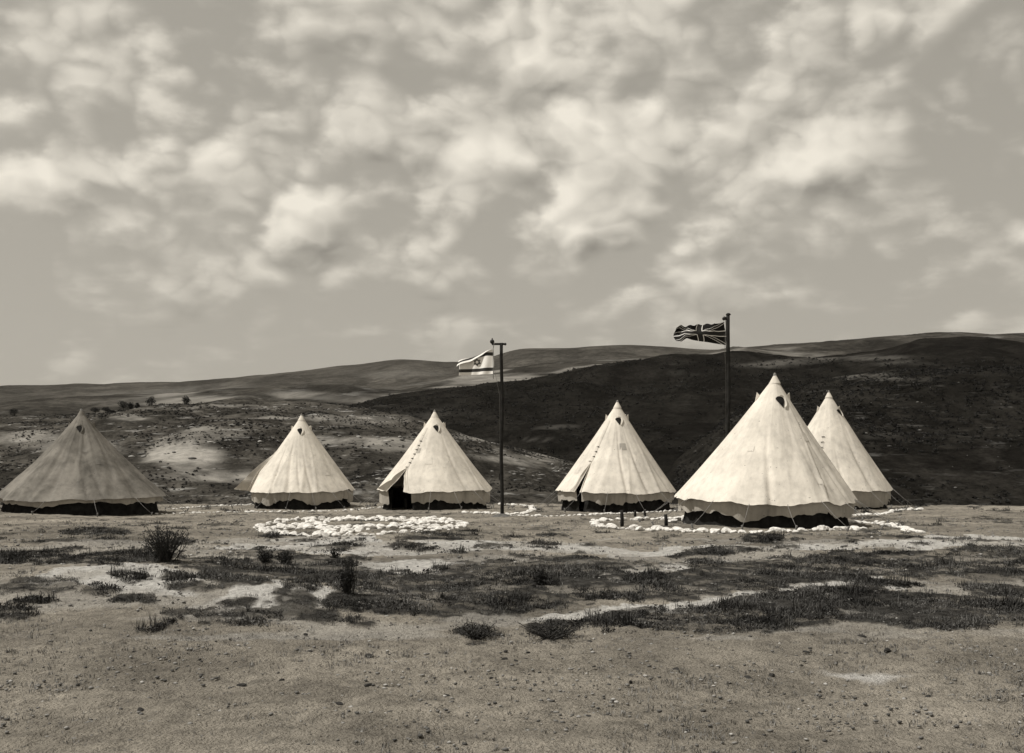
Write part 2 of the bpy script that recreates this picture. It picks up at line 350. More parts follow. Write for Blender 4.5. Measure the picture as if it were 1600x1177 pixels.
# ------------------------------------------------------------------ hills: each a ridge running across the view with a real front and back slope
def interp(tab, x):
    xs = np.array([t[0] for t in tab], float); ys = np.array([t[1] for t in tab], float)
    # smooth (Catmull-like) interpolation
    m = np.gradient(ys, xs); i = np.clip(np.searchsorted(xs, x)-1, 0, len(xs)-2); h = xs[i+1]-xs[i]; t = np.clip((x-xs[i])/h, 0, 1)
    return (2*t**3-3*t**2+1)*ys[i]+(t**3-2*t**2+t)*h*m[i]+(-2*t**3+3*t**2)*ys[i+1]+(t**3-t**2)*h*m[i+1]
HILLS = {}
def hill(name, crest, d_foot, d_crest, z_foot, m, amp, ns, seed, shape=1.3, pale=None, nu=420, nv=110, back=1.7):
    u = np.linspace(-1.05, 1.05, nu); px = u*F+CX
    dc = d_crest*(1+.16*np.sin(u*3.1+seed)); cy = interp(crest, px); zc = EYE+(HORI-cy)*dc/F
    t = np.concatenate([np.linspace(0, 1, nv, endpoint=False), np.linspace(1, 2, 24)])
    U, T = np.meshgrid(u, t); ZC = np.broadcast_to(zc, U.shape); DC = np.broadcast_to(dc, U.shape)
    tf = np.clip(T, 0, 1); tb = np.clip(T-1, 0, 1)
    Y = d_foot+(DC-d_foot)*tf+DC*(back-1)*tb
    s = np.sin(tf*math.pi/2)**shape
    Z = z_foot+(ZC-z_foot)*s-(ZC-z_foot)*1.1*(1-np.cos(tb*math.pi/2))
    X = U*Y
    env = np.sin(np.clip(tf, 0, 1)*math.pi)**.6*(tb == 0)+.22*(tf > .9)
    n = fbm(X/ns, Y/ns, 6, seed); rd = 1-np.abs(fbm(X/ns*1.1+5, Y/ns*.5, 4, seed+50))*5
    Z = Z+amp*env*(n*1.7+.6*rd-.3)
    at = {}
    PXv = CX+U*F; PYv = HORI+(EYE-Z)*F/Y
    if pale is not None: at['pale'] = pale(X, Y, PXv, PYv).ravel()
    o = obj(name, mesh(name, np.stack([X, Y, Z], -1), grid_faces(len(t), nu)[:, ::-1][:, ::-1], at), m); tag(o, kind='structure')
    HILLS[name] = (X, Y, Z, PXv, PYv, T)
    return o
def patches(lst, seed, ns, base=0):
    def f(X, Y, px, py):
        wx = fbm(X/ns, Y/ns, 4, seed)*90; wy = fbm(X/ns+9, Y/ns+3, 4, seed+1)*30
        r = np.full(X.shape, base, float)
        for ex, ey, a, b, k in lst: r = np.maximum(r, k*sstep(1.2, .55, np.hypot((px+wx-ex)/a, (py+wy-ey)/b)))
        return r*(.35+.65*sstep(-.18, .12, fbm(X/ns*3, Y/ns*3, 4, seed+7)))
    return f
MAT['far'] = hill_mat('far_ridge_slope', .03, .07, .12, .006)
MAT['mid'] = hill_mat('middle_hill_slope', .02, .065, .24, .009, .5, .22)
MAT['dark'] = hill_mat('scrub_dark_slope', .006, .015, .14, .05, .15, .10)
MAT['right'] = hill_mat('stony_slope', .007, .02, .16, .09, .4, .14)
MAT['spur'] = hill_mat('stony_spur_slope', .02, .075, .32, .10, .8, .34)
hill('far_ridge', [(-900, 640), (-300, 622), (0, 611), (120, 606), (250, 600), (400, 588), (560, 573), (640, 566), (720, 570), (770, 561), (800, 550), (890, 543), (980, 541), (1100, 548), (1200, 543), (1320, 536), (1440, 530), (1600, 524), (2000, 520), (2500, 540)],
     1500, 2700, -20, MAT['far'], 16, 420, 3, pale=patches([(300, 610, 160, 8, .7), (620, 585, 90, 10, .5), (1000, 560, 120, 6, .3)], 4, 300))
hill('middle_hills', [(-900, 660), (-200, 640), (60, 628), (200, 622), (330, 614), (450, 603), (560, 600), (640, 596), (740, 585), (830, 577), (960, 566), (1080, 558), (1180, 549), (1300, 543), (1440, 534), (1600, 528), (2000, 530), (2500, 560)],
     620, 1400, -18, MAT['mid'], 10, 190, 12, pale=patches([(800, 592, 130, 10, .9), (960, 578, 90, 6, .7), (1200, 556, 120, 8, .6), (620, 620, 140, 9, .7), (300, 625, 120, 9, .8), (470, 616, 70, 7, .6), (1250, 570, 60, 5, .5), (720, 604, 60, 4, .8)], 14, 120))
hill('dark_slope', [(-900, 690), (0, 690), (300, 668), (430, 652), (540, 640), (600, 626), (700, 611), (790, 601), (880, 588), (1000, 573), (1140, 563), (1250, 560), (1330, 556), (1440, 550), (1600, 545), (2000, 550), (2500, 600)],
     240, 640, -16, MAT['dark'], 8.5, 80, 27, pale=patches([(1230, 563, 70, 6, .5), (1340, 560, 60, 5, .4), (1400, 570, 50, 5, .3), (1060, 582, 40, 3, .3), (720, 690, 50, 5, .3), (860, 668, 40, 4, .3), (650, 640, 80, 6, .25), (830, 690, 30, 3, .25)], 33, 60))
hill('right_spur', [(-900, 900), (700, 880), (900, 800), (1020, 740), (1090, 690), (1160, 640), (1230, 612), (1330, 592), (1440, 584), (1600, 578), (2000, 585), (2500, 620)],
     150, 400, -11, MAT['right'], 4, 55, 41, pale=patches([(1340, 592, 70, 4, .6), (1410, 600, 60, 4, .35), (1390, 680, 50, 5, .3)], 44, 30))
hill('left_spur', [(-900, 690), (-200, 668), (60, 652), (150, 645), (230, 639), (300, 635), (380, 632), (440, 637), (560, 642), (620, 654), (760, 689), (880, 718), (980, 748), (1080, 790), (1300, 850), (2500, 900)],
     110, 370, -9, MAT['spur'], 3.2, 38, 62, shape=1.1, pale=patches([(300, 715, 70, 25, 1.), (330, 680, 60, 9, .9), (290, 695, 50, 14, .8), (360, 740, 90, 10, .8), (270, 745, 60, 8, .7), (560, 655, 80, 10, .9), (590, 690, 70, 10, .7), (520, 690, 40, 8, .6),
                                                     (720, 680, 90, 5, .8), (800, 715, 70, 10, .6), (640, 700, 50, 8, .5), (200, 655, 40, 4, .5), (440, 655, 50, 5, .6), (330, 640, 70, 4, .5), (130, 700, 80, 8, .6), (40, 690, 80, 12, .5)], 66, 22), nu=620, nv=170)

# ------------------------------------------------------------------ bell tents
def tent(px, apex_y, d, base_y, R_px, label, vent_phi, door=None, he=.55, wall=.34, seed=0, lean=(0, 0), matn='canvas', wr=.03, ropes=16, sag=.018, vent_s=.82, swag=0, group='bell tents in the camp', rx=1.0):
    d = G(px, base_y).y/(1-R_px*.96/F); x0 = (px-CX)*d/F; z0 = gzf(x0, d); rs = np.random.default_rng(seed+100)
    creases = [(rs.uniform(0, 2*math.pi), rs.uniform(.02, .07), rs.uniform(-1, .8)*.045, rs.uniform(.1, .5)) for _ in range(16)]; sw0 = rs.uniform(0, 6.28)
    Ht = EYE-(apex_y-HORI)*d/F-z0; R = R_px*d/F
    root = empty('bell_tent', (x0, d, z0)); tag(root, label, 'tent', group)
    cap_h = .16
    ap = np.array([lean[0], lean[1], 0.0])
    def surf(phi, t):
        phi = np.asarray(phi, float); t = np.asarray(t, float)
        r = R*(t-sag*np.sin(math.pi*t)*1.0)+.02
        g = .5-.5*np.cos(phi*ropes)                                  # 0 at guy points, 1 between
        r = r*(1-.003*g*t**2)
        seam = np.abs(((phi/(2*math.pi)*22+.3) % 1)-.5)
        r = r+.005*np.exp(-((.5-seam)/.035)**2)*t**.3-.004*t*np.cos((seam)*2*math.pi)
        r = r+wr*R*.55*(fbm(np.cos(phi)*2.2+seed*3+t*.7, np.sin(phi)*2.2+t*.9, 4, seed+90)*np.minimum(1, t*1.6)*2
                     + .8*fbm(np.cos(phi)*7+seed, np.sin(phi)*7+t*1.2, 3, seed+70)*t)
        for c0, cw, ca, ct in creases: r = r+R*ca*np.exp(-((((phi-c0-.25*(1-t)*np.sign(ca)+math.pi) % (2*math.pi))-math.pi)/cw)**2)*sstep(ct, 1, t)
        r = r*(1+.02*np.cos(phi*2-sw0)*t*np.sin(t*math.pi*.8))
        z = Ht-cap_h*.4-(Ht-cap_h*.4-he)*t+.005*g*t**4+.16*fbm(np.cos(phi)*3+seed, np.sin(phi)*3, 4, seed+4)*t**5
        k = 1-t
        return np.stack([r*np.cos(phi)*rx+ap[0]*k, r*np.sin(phi)+ap[1]*k, z], -1)
    def snorm(phi, t):
        e = 1e-3; a = surf(phi+e, t)-surf(phi-e, t); b = surf(phi, t+e)-surf(phi, t-e)
        n = np.cross(b, a); n = n/np.linalg.norm(n, axis=-1, keepdims=True)
        c = surf(phi, t)[..., :2]; s = np.sign(np.sum(n[..., :2]*c, -1, keepdims=True)); return n*s
    nc, nr = 264, 44
    tt = np.linspace(.012, 1, nr)
    if door: dphi, dw, dt0 = door['phi'], door['w'], door['t0']
    else: dphi, dw, dt0 = math.pi/2, 0, 2
    T = np.broadcast_to(tt[:, None], (nr, nc)); hw = np.where(T > dt0, dw*(T-dt0)/max(1e-3, (1-dt0)), 0)
    q = np.linspace(0, 1, nc)[None, :]; PH = dphi+hw+q*(2*math.pi-2*hw)
    V = surf(PH, T); seam = np.abs(((PH/(2*math.pi)*22+.3) % 1)-.5); sv = np.exp(-((.5-seam)/.03)**2)
    hemv = np.exp(-((T-.985)/.012)**2)*.8
    obj('canopy', mesh('canopy', V, grid_faces(nr, nc), {'seam': np.maximum(sv, hemv).ravel()}), MAT[matn], root)
    # hanging wall, looped up clear of the ground
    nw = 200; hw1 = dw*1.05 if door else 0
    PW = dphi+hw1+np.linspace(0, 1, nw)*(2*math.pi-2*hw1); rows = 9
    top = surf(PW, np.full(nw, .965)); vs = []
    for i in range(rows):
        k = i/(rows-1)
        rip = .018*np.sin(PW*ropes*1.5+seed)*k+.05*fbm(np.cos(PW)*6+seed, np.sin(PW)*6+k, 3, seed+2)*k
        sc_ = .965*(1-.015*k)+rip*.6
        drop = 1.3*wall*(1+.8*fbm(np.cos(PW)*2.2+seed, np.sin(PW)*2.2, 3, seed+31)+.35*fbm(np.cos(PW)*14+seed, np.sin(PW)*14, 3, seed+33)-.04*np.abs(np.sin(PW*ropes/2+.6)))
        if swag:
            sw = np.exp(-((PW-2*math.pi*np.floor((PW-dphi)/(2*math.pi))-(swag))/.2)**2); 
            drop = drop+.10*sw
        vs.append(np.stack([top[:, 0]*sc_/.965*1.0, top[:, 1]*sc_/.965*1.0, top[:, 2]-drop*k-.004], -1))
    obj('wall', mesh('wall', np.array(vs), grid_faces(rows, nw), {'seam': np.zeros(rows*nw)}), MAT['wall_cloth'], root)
    # near-black strip added below the wall, drawn as the shade of the gap
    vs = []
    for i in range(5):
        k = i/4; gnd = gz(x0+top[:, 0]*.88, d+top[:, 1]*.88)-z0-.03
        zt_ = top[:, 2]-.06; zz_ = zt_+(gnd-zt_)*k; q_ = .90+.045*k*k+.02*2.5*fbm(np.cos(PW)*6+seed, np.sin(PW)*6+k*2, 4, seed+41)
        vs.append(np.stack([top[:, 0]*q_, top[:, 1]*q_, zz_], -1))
    obj('shade_strip', mesh('shade_strip', np.array(vs), grid_faces(5, nw)), MAT['gap_shade'], root)
    # cap over the pole head
    prof = [(0.012, Ht+.03), (.016, Ht-.0), (.045, Ht-.05), (.105+.02, Ht-cap_h*1.25)]; n = 24; v = []
    for r, z in prof:
        for k in range(n):
            a = 2*math.pi*k/n; v.append((r*math.cos(a)+ap[0], r*math.sin(a)+ap[1], z))
    obj('cap', mesh('cap', v, grid_faces(len(prof), n, True), {'seam': np.zeros(len(v))}), MAT[matn], root)
    obj('tent_pole', mesh('tent_pole', *tube([(0, 0, -.05), (ap[0], ap[1], Ht+.015)], .035, 10)), MAT['peg'], root)
    # ventilator: near-black teardrop, the hole's darkness put into its colour, under a small hood
    out = []; vt = .19
    for k in range(28):
        a = 2*math.pi*k/28; ca, sa = math.cos(a), math.sin(a)
        w = .10*vent_s*ca*(1 if sa > 0 else (1+sa*.75)); l = (.09 if sa > 0 else .24)*vent_s*sa
        w += .045*vent_s*max(0, -sa)
        out.append((w, l))
    slant = math.hypot(Ht-he, R)
    def place(w, l, off):
        t = vt-l/slant; ph = vent_phi+w/(R*t); s = surf(ph, t); nn = snorm(ph, t); return tuple(s+nn*off)
    v = [place(0, -.03, .012)]+[place(w*.5, l*.5-.01, .014) for w, l in out]+[place(w, l, .012) for w, l in out]; m = 28
    fs = [(0, 1+k, 1+(k+1) % m) for k in range(m)]+[(1+k, 1+m+k, 1+m+(k+1) % m, 1+(k+1) % m) for k in range(m)]
    vo = obj('ventilator', mesh('ventilator', v, fs), MAT['vent_dark'], root)
    hv = []; hn = 12
    for k in range(hn):
        a = math.radians(-78+k*170/(hn-1)); ca, sa = math.cos(a), math.sin(a)
        w = .105*vent_s*ca+ (.04*vent_s*max(0, -sa)); l = (.10 if sa > 0 else .25)*vent_s*sa
        for e, off in ((0, .01), (.35, .035), (.65, .03)): hv.append(place(w+.06*e*vent_s, l+.02*e, off))
    obj('vent_hood', mesh('vent_hood', hv, grid_faces(hn, 3), {'seam': np.zeros(len(hv))}), MAT[matn], vo)
    # loops standing off the canopy below the cap
    for ph in (math.pi*.98, .06, -math.pi*.5+2.2, 1.4):
        t = .15; s = surf(ph, t); nn = snorm(ph, t); b = surf(ph, t+.045); tg = np.array([-math.sin(ph), math.cos(ph), 0])*.03
        tip = s+nn*.075+np.array([0, 0, .025])
        v = [s+tg+nn*.004, s-tg+nn*.004, b+tg+nn*.004, b-tg+nn*.004, tip+tg*.4, tip-tg*.4]
        obj('rope_loop', mesh('rope_loop', v, [(0, 1, 5, 4), (4, 5, 3, 2), (0, 4, 2), (1, 3, 5)], {'seam': [0]*6}, False), MAT[matn], root)
    # sewn patches
    for _ in range(3):
        pp, pt, pw = rs.uniform(-2.7, -.5), rs.uniform(.45, .9), rs.uniform(.05, .12); v = []
        for a_ in (-1, -.33, .33, 1):
            for b_ in (-1, -.33, .33, 1): q_ = pp+(a_*pw)/(R*pt); w_ = pt+b_*pw*1.2/slant; v.append(tuple(surf(q_, w_)+snorm(q_, w_)*.006))
        obj('patch', mesh('patch', v, grid_faces(4, 4), {'seam': [.9]*16}), MAT['wall_cloth' if rs.uniform() < .3 and matn == 'canvas' else matn], root)
    # guy ropes and pegs
    for k in range(ropes):
        ph = 2*math.pi*(k)/ropes; s = surf(ph, .99); o = np.array([math.cos(ph), math.sin(ph), 0]); dist = .62+.22*random.random()
        e = s+o*dist; e[2] = gzf(x0+e[0], d+e[1])-z0+.07
        if door and abs((ph-dphi+math.pi) % (2*math.pi)-math.pi) < dw: continue
        mid = (s+e)/2-np.array([0, 0, .025])
        ro = obj('guy_rope', mesh('guy_rope', *tube([tuple(s), tuple(mid), tuple(e)], .005, 5)), MAT['rope'], root)
        p0 = e+o*.03; p0[2] += .03; p1 = e-o*.06; p1[2] -= .17
        obj('peg', mesh('peg', *tube([tuple(p1), tuple(p0)], [.012, .022], 6)), MAT['peg'], root)
    # door
    if door:
        kind = door.get('kind', 'slit')
        def edge(side, t): 
            h = dw*(t-dt0)/(1-dt0) if t > dt0 else 0
            return surf(dphi+side*h, t), snorm(dphi+side*h, t)
        def flap(side, width, lift, t1=1.0, drop=0.0, name='door_flap'):
            v = []; nn_ = 12; mm = 7
            for i in range(nn_):
                t = dt0-.02+(t1-dt0+.02)*i/(nn_-1); s, nrm = edge(side, t); k = i/(nn_-1)
                tg = np.array([-math.sin(dphi), math.cos(dphi), 0])*side
                for j in range(mm):
                    w = j/(mm-1)
                    p = s+nrm*.01+tg*width*k*w*-1*door.get('dir', -1)+nrm*lift*k*(w**1.3)+np.array([0, 0, -drop*k*w])+nrm*.02*math.sin(w*5+i*.6)*w
                    v.append(tuple(p))
            obj(name, mesh(name, v, grid_faces(nn_, mm), {'seam': [0]*len(v)}), MAT[matn], root)
        for side, wd, lf, dr in door['flaps']: flap(side, wd, lf, drop=dr)
        # lacing toggles up the seam
        for i in range(door.get('laces', 5)):
            t = dt0-.05-.055*i
            if t < .25: break
            s = surf(dphi, t); nn = snorm(dphi, t); tg = np.array([-math.sin(dphi), math.cos(dphi), .1])
            obj('lace', mesh('lace', *tube([tuple(s+nn*.02-tg*.05), tuple(s+nn*.028), tuple(s+nn*.02+tg*.05)], .011, 6)), MAT['iron'], root)
        if door.get('strip'):                                        # overlapping weather strip along the laced seam
            v = []; n = 22
            for i in range(n):
                t = .2+(min(dt0, 1)-.2)*i/(n-1)
                for w, off in ((-.02, .008), (.03, .028), (.09, .03), (.14, .008)):
                    ph = dphi-w/(R*t)*door.get('strip'); v.append(tuple(surf(ph, t)+snorm(ph, t)*off))
            obj('weather_strip', mesh('weather_strip', v, grid_faces(n, 4), {'seam': [0]*len(v)}), MAT[matn], root)
    return root, surf, (x0, d, z0)
D = math.radians
tent(127, 640, 27.0, 806, 126, 'slack grey bell tent at the left edge of the camp', D(-76), he=.46, wall=.16, seed=5, matn='canvas_shade', wr=.11, sag=.06, ropes=12)
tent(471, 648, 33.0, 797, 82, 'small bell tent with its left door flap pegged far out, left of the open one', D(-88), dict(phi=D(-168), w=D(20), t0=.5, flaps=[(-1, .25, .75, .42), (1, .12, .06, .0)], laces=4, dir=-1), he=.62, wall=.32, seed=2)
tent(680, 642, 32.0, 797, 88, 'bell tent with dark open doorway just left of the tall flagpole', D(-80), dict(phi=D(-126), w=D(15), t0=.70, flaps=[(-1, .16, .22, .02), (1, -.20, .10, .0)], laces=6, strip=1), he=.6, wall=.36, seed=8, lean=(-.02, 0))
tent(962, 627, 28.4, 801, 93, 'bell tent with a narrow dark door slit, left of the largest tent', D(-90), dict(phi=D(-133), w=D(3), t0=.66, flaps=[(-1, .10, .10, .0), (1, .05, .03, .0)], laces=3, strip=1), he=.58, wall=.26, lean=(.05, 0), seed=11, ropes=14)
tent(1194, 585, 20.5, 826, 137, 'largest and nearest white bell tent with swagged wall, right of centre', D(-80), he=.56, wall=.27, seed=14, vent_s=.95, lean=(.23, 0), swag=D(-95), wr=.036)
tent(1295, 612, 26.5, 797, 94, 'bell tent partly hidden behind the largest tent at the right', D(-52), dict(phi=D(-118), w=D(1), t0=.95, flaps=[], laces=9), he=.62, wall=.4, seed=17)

# ------------------------------------------------------------------ flagpoles and flags
def flagpole(px, top_y, d, rad, label, cross=True):
    x = (px-CX)*d/F; z0 = gzf(x, d); zt = EYE-(top_y-HORI)*d/F; h = zt-z0
    r = empty('flagpole', (x, d, z0)); tag(r, label, 'flagpole')
    n = 14; pts = [(.012*math.sin(i*.9), .01*math.cos(i*1.3), -.3+(h+.3)*i/(n-1)) for i in range(n)]
    obj('pole', mesh('pole', *tube(pts, [rad*(1.08-.16*i/(n-1)) for i in range(n)], 12)), MAT['wood'], r)
    v = []
    for i in range(6):
        for k in range(20):
            a = 2*math.pi*k/20; q = (1-i/5.5)*(1+.3*float(fbm(math.cos(a)*2, math.sin(a)*2, 3, 4))); v.append((.38*q*math.cos(a), .38*q*math.sin(a), -.05+.13*(i/5)**.8))
    obj('earth_footing', mesh('earth_footing', v, grid_faces(6, 20, True)), MAT['footing'], r)
    if cross:
        obj('crossbar', mesh('crossbar', *boxm(-.07, -.01, h-.03, .36, .05, .05), smooth=False), MAT['wood'], r)
        obj('pulley', mesh('pulley', *join([tube([(-.24, -.05, h+.03), (-.24, .03, h+.03)], .055, 12), boxm(-.24, -.01, h+.06, .03, .05, .12)])), MAT['iron'], r)
        obj('bolt', mesh('bolt', *tube([(.09, -.06, h-.03), (.09, .06, h-.03)], .03, 8)), MAT['iron'], r); hx = -.22
    else:
        obj('pulley', mesh('pulley', *join([tube([(-.11, -.05, h-.10), (-.11, .03, h-.10)], .05, 12), boxm(-.07, -.01, h-.10, .09, .04, .08)])), MAT['iron'], r)
        obj('cap', mesh('cap', *tube([(0, 0, h-.01), (0, 0, h+.02), (0, 0, h+.045)], [rad*1.25, rad*1.2, rad*.5], 12)), MAT['wood'], r); hx = -.13
    obj('halyard', mesh('halyard', *tube([(hx, -.02, h-.02), (hx*.8, -.02, h*.84), (-rad-.012, 0, h*.70), (-rad-.012, 0, 1.0)], .0035, 5)), MAT['rope'], r)
    obj('cleat', mesh('cleat', *boxm(-rad-.015, 0, 1.0, .03, .03, .16), smooth=False), MAT['iron'], r)
    return x, d, z0, h
FL = dict(label='')
def flag_mat(name, dark, mid, light):
    m, N, L, b = new_mat(name, .9); L.new(ramp(N, L, attr(N, 'tone'), [(0, dark), (.5, mid), (1, light)]), b.inputs['Base Color'])
    t = b.inputs.get('Transmission Weight'); return m
MAT['flag'] = flag_mat('flag_cloth', .018, .05, .84)
x, d, z0, h = flagpole(784, 536, 26.0, .043, 'tall dark flagpole with crossbar standing between the open tent and the slit-door tent')
def hexagram(x, y, r, w):
    """outline of two crossed triangles"""
    m = np.zeros(x.shape, bool)
    for s in (1, -1):
        dd = np.maximum.reduce([s*y*-1, s*y*.5+x*math.sqrt(3)/2, s*y*.5-x*math.sqrt(3)/2])
        m |= np.abs(dd-r*.5) < w
    return m
def white_flag():
    nu, nv = 150, 110; U, V = np.meshgrid(np.linspace(0, 1, nu), np.linspace(0, 1, nv)); Wd, Hf = 1.05, .62
    vp = 1-.36*U**.9
    H = Hf*(1-.06*U)
    over = np.clip(V-vp, 0, 1); under = np.minimum(V, vp)
    Z = under*H-over*H*.72+.012*np.sin(U*9)*V; X = -U*Wd+.02*np.sin(V*4)
    Yy = -.05*np.sin(U*7+V*1.2)*U-(over > 0)*.02-over*.22+.02*np.sin(U*17+V*3)
    a = U*1.45-.725; b = V-.5
    tone = np.full(U.shape, 1.0); st = ((V > .12) & (V < .26)) | ((V > .74) & (V < .88)); tone[st] = .5
    tone[hexagram(a, b-.04, .15, .018)] = .45
    fx = (770-CX)*d/F; top = P(772, 546, d)
    me = mesh('flag', np.stack([X, Yy, Z], -1), grid_faces(nv, nu), {'tone': tone.ravel()})
    r = empty('flag', (fx, d-.03, top.z-Hf), D(-36)); tag(r, 'white flag with two dark stripes and a six-pointed star, blowing from the crossbar pole', 'flag')
    obj('cloth', me, MAT['flag'], r)
    obj('hoist_rope', mesh('hoist_rope', *tube([(.02, 0, -.12), (.012, 0, 0), (.012, 0, Hf), (.05, 0, Hf+.17)], .008, 6)), MAT['rope'], r)
white_flag()
x, d, z0, h = flagpole(1138, 492, 27.5, .052, 'dark flagpole rising behind the largest tent', False)
def cross_flag():
    nu, nv = 190, 110; U, V = np.meshgrid(np.linspace(0, 1, nu), np.linspace(0, 1, nv)); Wd = 1.36
    zt = np.interp(U, [0, .12, .3, .6, .8, .9, 1], [.61, .57, .56, .54, .50, .52, .47]); zb = np.interp(U, [0, .3, .6, .8, .9, 1], [0, .06, .12, .17, .08, .10])
    Z = zb+(zt-zb)*V+.018*np.sin(U*34+V*2)*V**2*(U > .2)
    X = -U*Wd*(.98)+.03*np.sin(V*5+U*3)
    Yy = .05*np.sin(U*13+V*2.2)*(U**.6)+.03*np.sin(U*30-V*3)*U+.09*np.sin(V*5+U*5)*U
    a = (U-.5)*2; b = V-.5                                           # 2:1 field, height 1
    dg1 = np.abs(b-a*.5)/math.sqrt(1.25); dg2 = np.abs(b+a*.5)/math.sqrt(1.25); dg = np.minimum(dg1, dg2)
    tone = np.zeros(U.shape)
    tone[dg < .062] = 1; sg = np.where(dg1 < dg2, (b-a*.5), (b+a*.5))*np.where(a > 0, 1, -1)*np.where(dg1 < dg2, 1, -1)
    tone[(dg < .042)] = .3
    crs = (np.abs(a) < .125) | (np.abs(b) < .135); tone[crs] = 1
    tone[(np.abs(a) < .10) | (np.abs(b) < .10)] = .25
    top = P(1133, 503, d)
    me = mesh('flag', np.stack([X, Yy, Z], -1), grid_faces(nv, nu), {'tone': tone.ravel()})
    r = empty('flag', ((1133-CX)*d/F, d-.03, top.z-.62)); tag(r, 'dark crossed flag with white bars streaming left from the pole behind the largest tent', 'flag')
    obj('cloth', me, MAT['flag'], r)
    obj('hoist_rope', mesh('hoist_rope', *tube([(.02, 0, -.15), (.012, 0, 0), (.012, 0, .6), (0, 0, .72)], .008, 6)), MAT['rope'], r)
cross_flag()

# ------------------------------------------------------------------ whitewashed stones
def stone_mesh(seed, flat=.62):
    bm = bmesh.new(); bmesh.ops.create_icosphere(bm, subdivisions=2, radius=.5)
    r = random.Random(seed); ax = [Vector((r.uniform(-1, 1), r.uniform(-1, 1), r.uniform(-1, 1))).normalized() for _ in range(12)]; of = [r.uniform(.24, .42) for _ in ax]
    for v in bm.verts:
        p = v.co.copy()
        for a, o in zip(ax, of):
            k = p.dot(a)
            if k > o: p -= a*(k-o)*.97
        p *= r.uniform(.93, 1.05); v.co = Vector((p.x, p.y, p.z*flat))
    me = bpy.data.meshes.new('stone'); bm.to_mesh(me); bm.free()
    return me
STONES = [stone_mesh(i) for i in range(9)]
for s in STONES: s.materials.append(MAT['white_stone'])
DSTONES = [stone_mesh(40+i, .7) for i in range(6)]
for s in DSTONES: s.materials.append(MAT['dark_stone'])
def lay_stone(root, x, y, size):
    o = bpy.data.objects.new('stone', random.choice(STONES)); C.objects.link(o); o.parent = root
    s = size*random.choice((.55, .75, .9, 1.0, 1.1, 1.35)); z = gzf(x, y)-root.location.z
    o.location = (x-root.location.x, y-root.location.y, z+s*.14)
    o.scale = (s*random.uniform(.9, 1.4), s, s*random.uniform(.75, 1.15)); o.rotation_euler = (random.uniform(-.25, .25), random.uniform(-.25, .25), random.uniform(0, 6.3))
def stone_row(pxs, label, size=.15, gap=.15, jit=.03, group='rows of whitewashed stones'):
    pts = [G(*p) for p in pxs]; c = sum(pts, Vector())/len(pts); c.z = gzf(c.x, c.y)
    r = empty('stone_border', c); tag(r, label, 'stone border', group)
    seg = []; L_ = 0
    for a, b in zip(pts, pts[1:]): seg.append((L_, a, b)); L_ += (b-a).length
    s = 0
    while s < L_:
        for l0, a, b in seg:
            k = (b-a).length
            if l0 <= s <= l0+k:
                p = a.lerp(b, (s-l0)/k); lay_stone(r, p.x+random.gauss(0, jit), p.y+random.gauss(0, jit), size*1.05); break
        s += gap*random.uniform(.55, .95)
def emblem():
    c = G(558, 823); rx = (G(714, 823)-G(402, 823)).length/2; y0 = G(558, 838).y; y1 = G(558, 810.5).y; ry = (y1-y0)/2; cy = (y0+y1)/2
    r = empty('stone_emblem', (c.x, cy, gzf(c.x, cy))); tag(r, 'round emblem of whitewashed stones laid on the ground before the tents', 'stone emblem')
    n = 92
    for k in range(n):
        a = 2*math.pi*k/n; lay_stone(r, c.x+rx*math.cos(a)+random.gauss(0, .03), cy+ry*math.sin(a)+random.gauss(0, .05), .18)
    for s in (0, math.pi/3):
        tri = [(math.cos(s+math.pi*2*i/3+.5), math.sin(s+math.pi*2*i/3+.5)) for i in range(3)]
        for i in range(3):
            a, b = tri[i], tri[(i+1) % 3]; m = 31
            for k in range(m):
                t = k/m; lay_stone(r, c.x+.95*rx*(a[0]+(b[0]-a[0])*t)+random.gauss(0, .03), cy+.95*ry*(a[1]+(b[1]-a[1])*t)+random.gauss(0, .06), .18)
    # the smaller stones packed between them
    sv = [np.array([v.co[:] for v in m.vertices]) for m in STONES]; sf = [np.array([list(p.vertices) for p in m.polygons]) for m in STONES]; V = []; Fc = []; off = 0; rg = random.Random(4)
    for i in range(330):
        if i < 130: a = rg.uniform(0, 6.283); q = rg.gauss(1, .025); x, y = q*math.cos(a), q*math.sin(a)
        else:
            k = rg.randrange(6); o = .5+(k//3)*math.pi/3; a0 = o+2*math.pi*(k % 3)/3; a1 = a0+2*math.pi/3; t = rg.random(); x = .95*(math.cos(a0)*(1-t)+math.cos(a1)*t)+rg.gauss(0, .035); y = .95*(math.sin(a0)*(1-t)+math.sin(a1)*t)+rg.gauss(0, .035)
        m = rg.randrange(len(sv)); s_ = rg.uniform(.05, .13); ca, sa = math.cos(i), math.sin(i); v = sv[m]*s_; v = np.stack([v[:, 0]*ca-v[:, 1]*sa, v[:, 0]*sa+v[:, 1]*ca, v[:, 2]], 1)
        wx, wy = c.x+rx*x, cy+ry*y; V.append(v+np.array([wx-r.location.x, wy-r.location.y, gzf(wx, wy)-r.location.z+.01])); Fc.append(sf[m]+off); off += len(v)
    o = obj('small_stones', mesh('small_stones', np.concatenate(V), np.concatenate(Fc), smooth=False), MAT['white_stone'], r); o['kind'] = 'stuff'
    return c, rx, cy, ry
EMB = emblem()
stone_row([(247, 804), (330, 802), (395, 801), (480, 800), (560, 797), (610, 793), (640, 790)], 'thin row of white stones passing behind the round stone emblem', .11, .16)
stone_row([(262, 797), (310, 793), (350, 791), (398, 789)], 'short row of white stones between the slack grey tent and the small tent', .10, .17)
stone_row([(728, 802), (760, 803), (790, 806), (815, 804), (834, 799), (832, 793), (815, 790), (780, 789)], 'small loop of white stones around the foot of the tall flagpole', .13, .13)
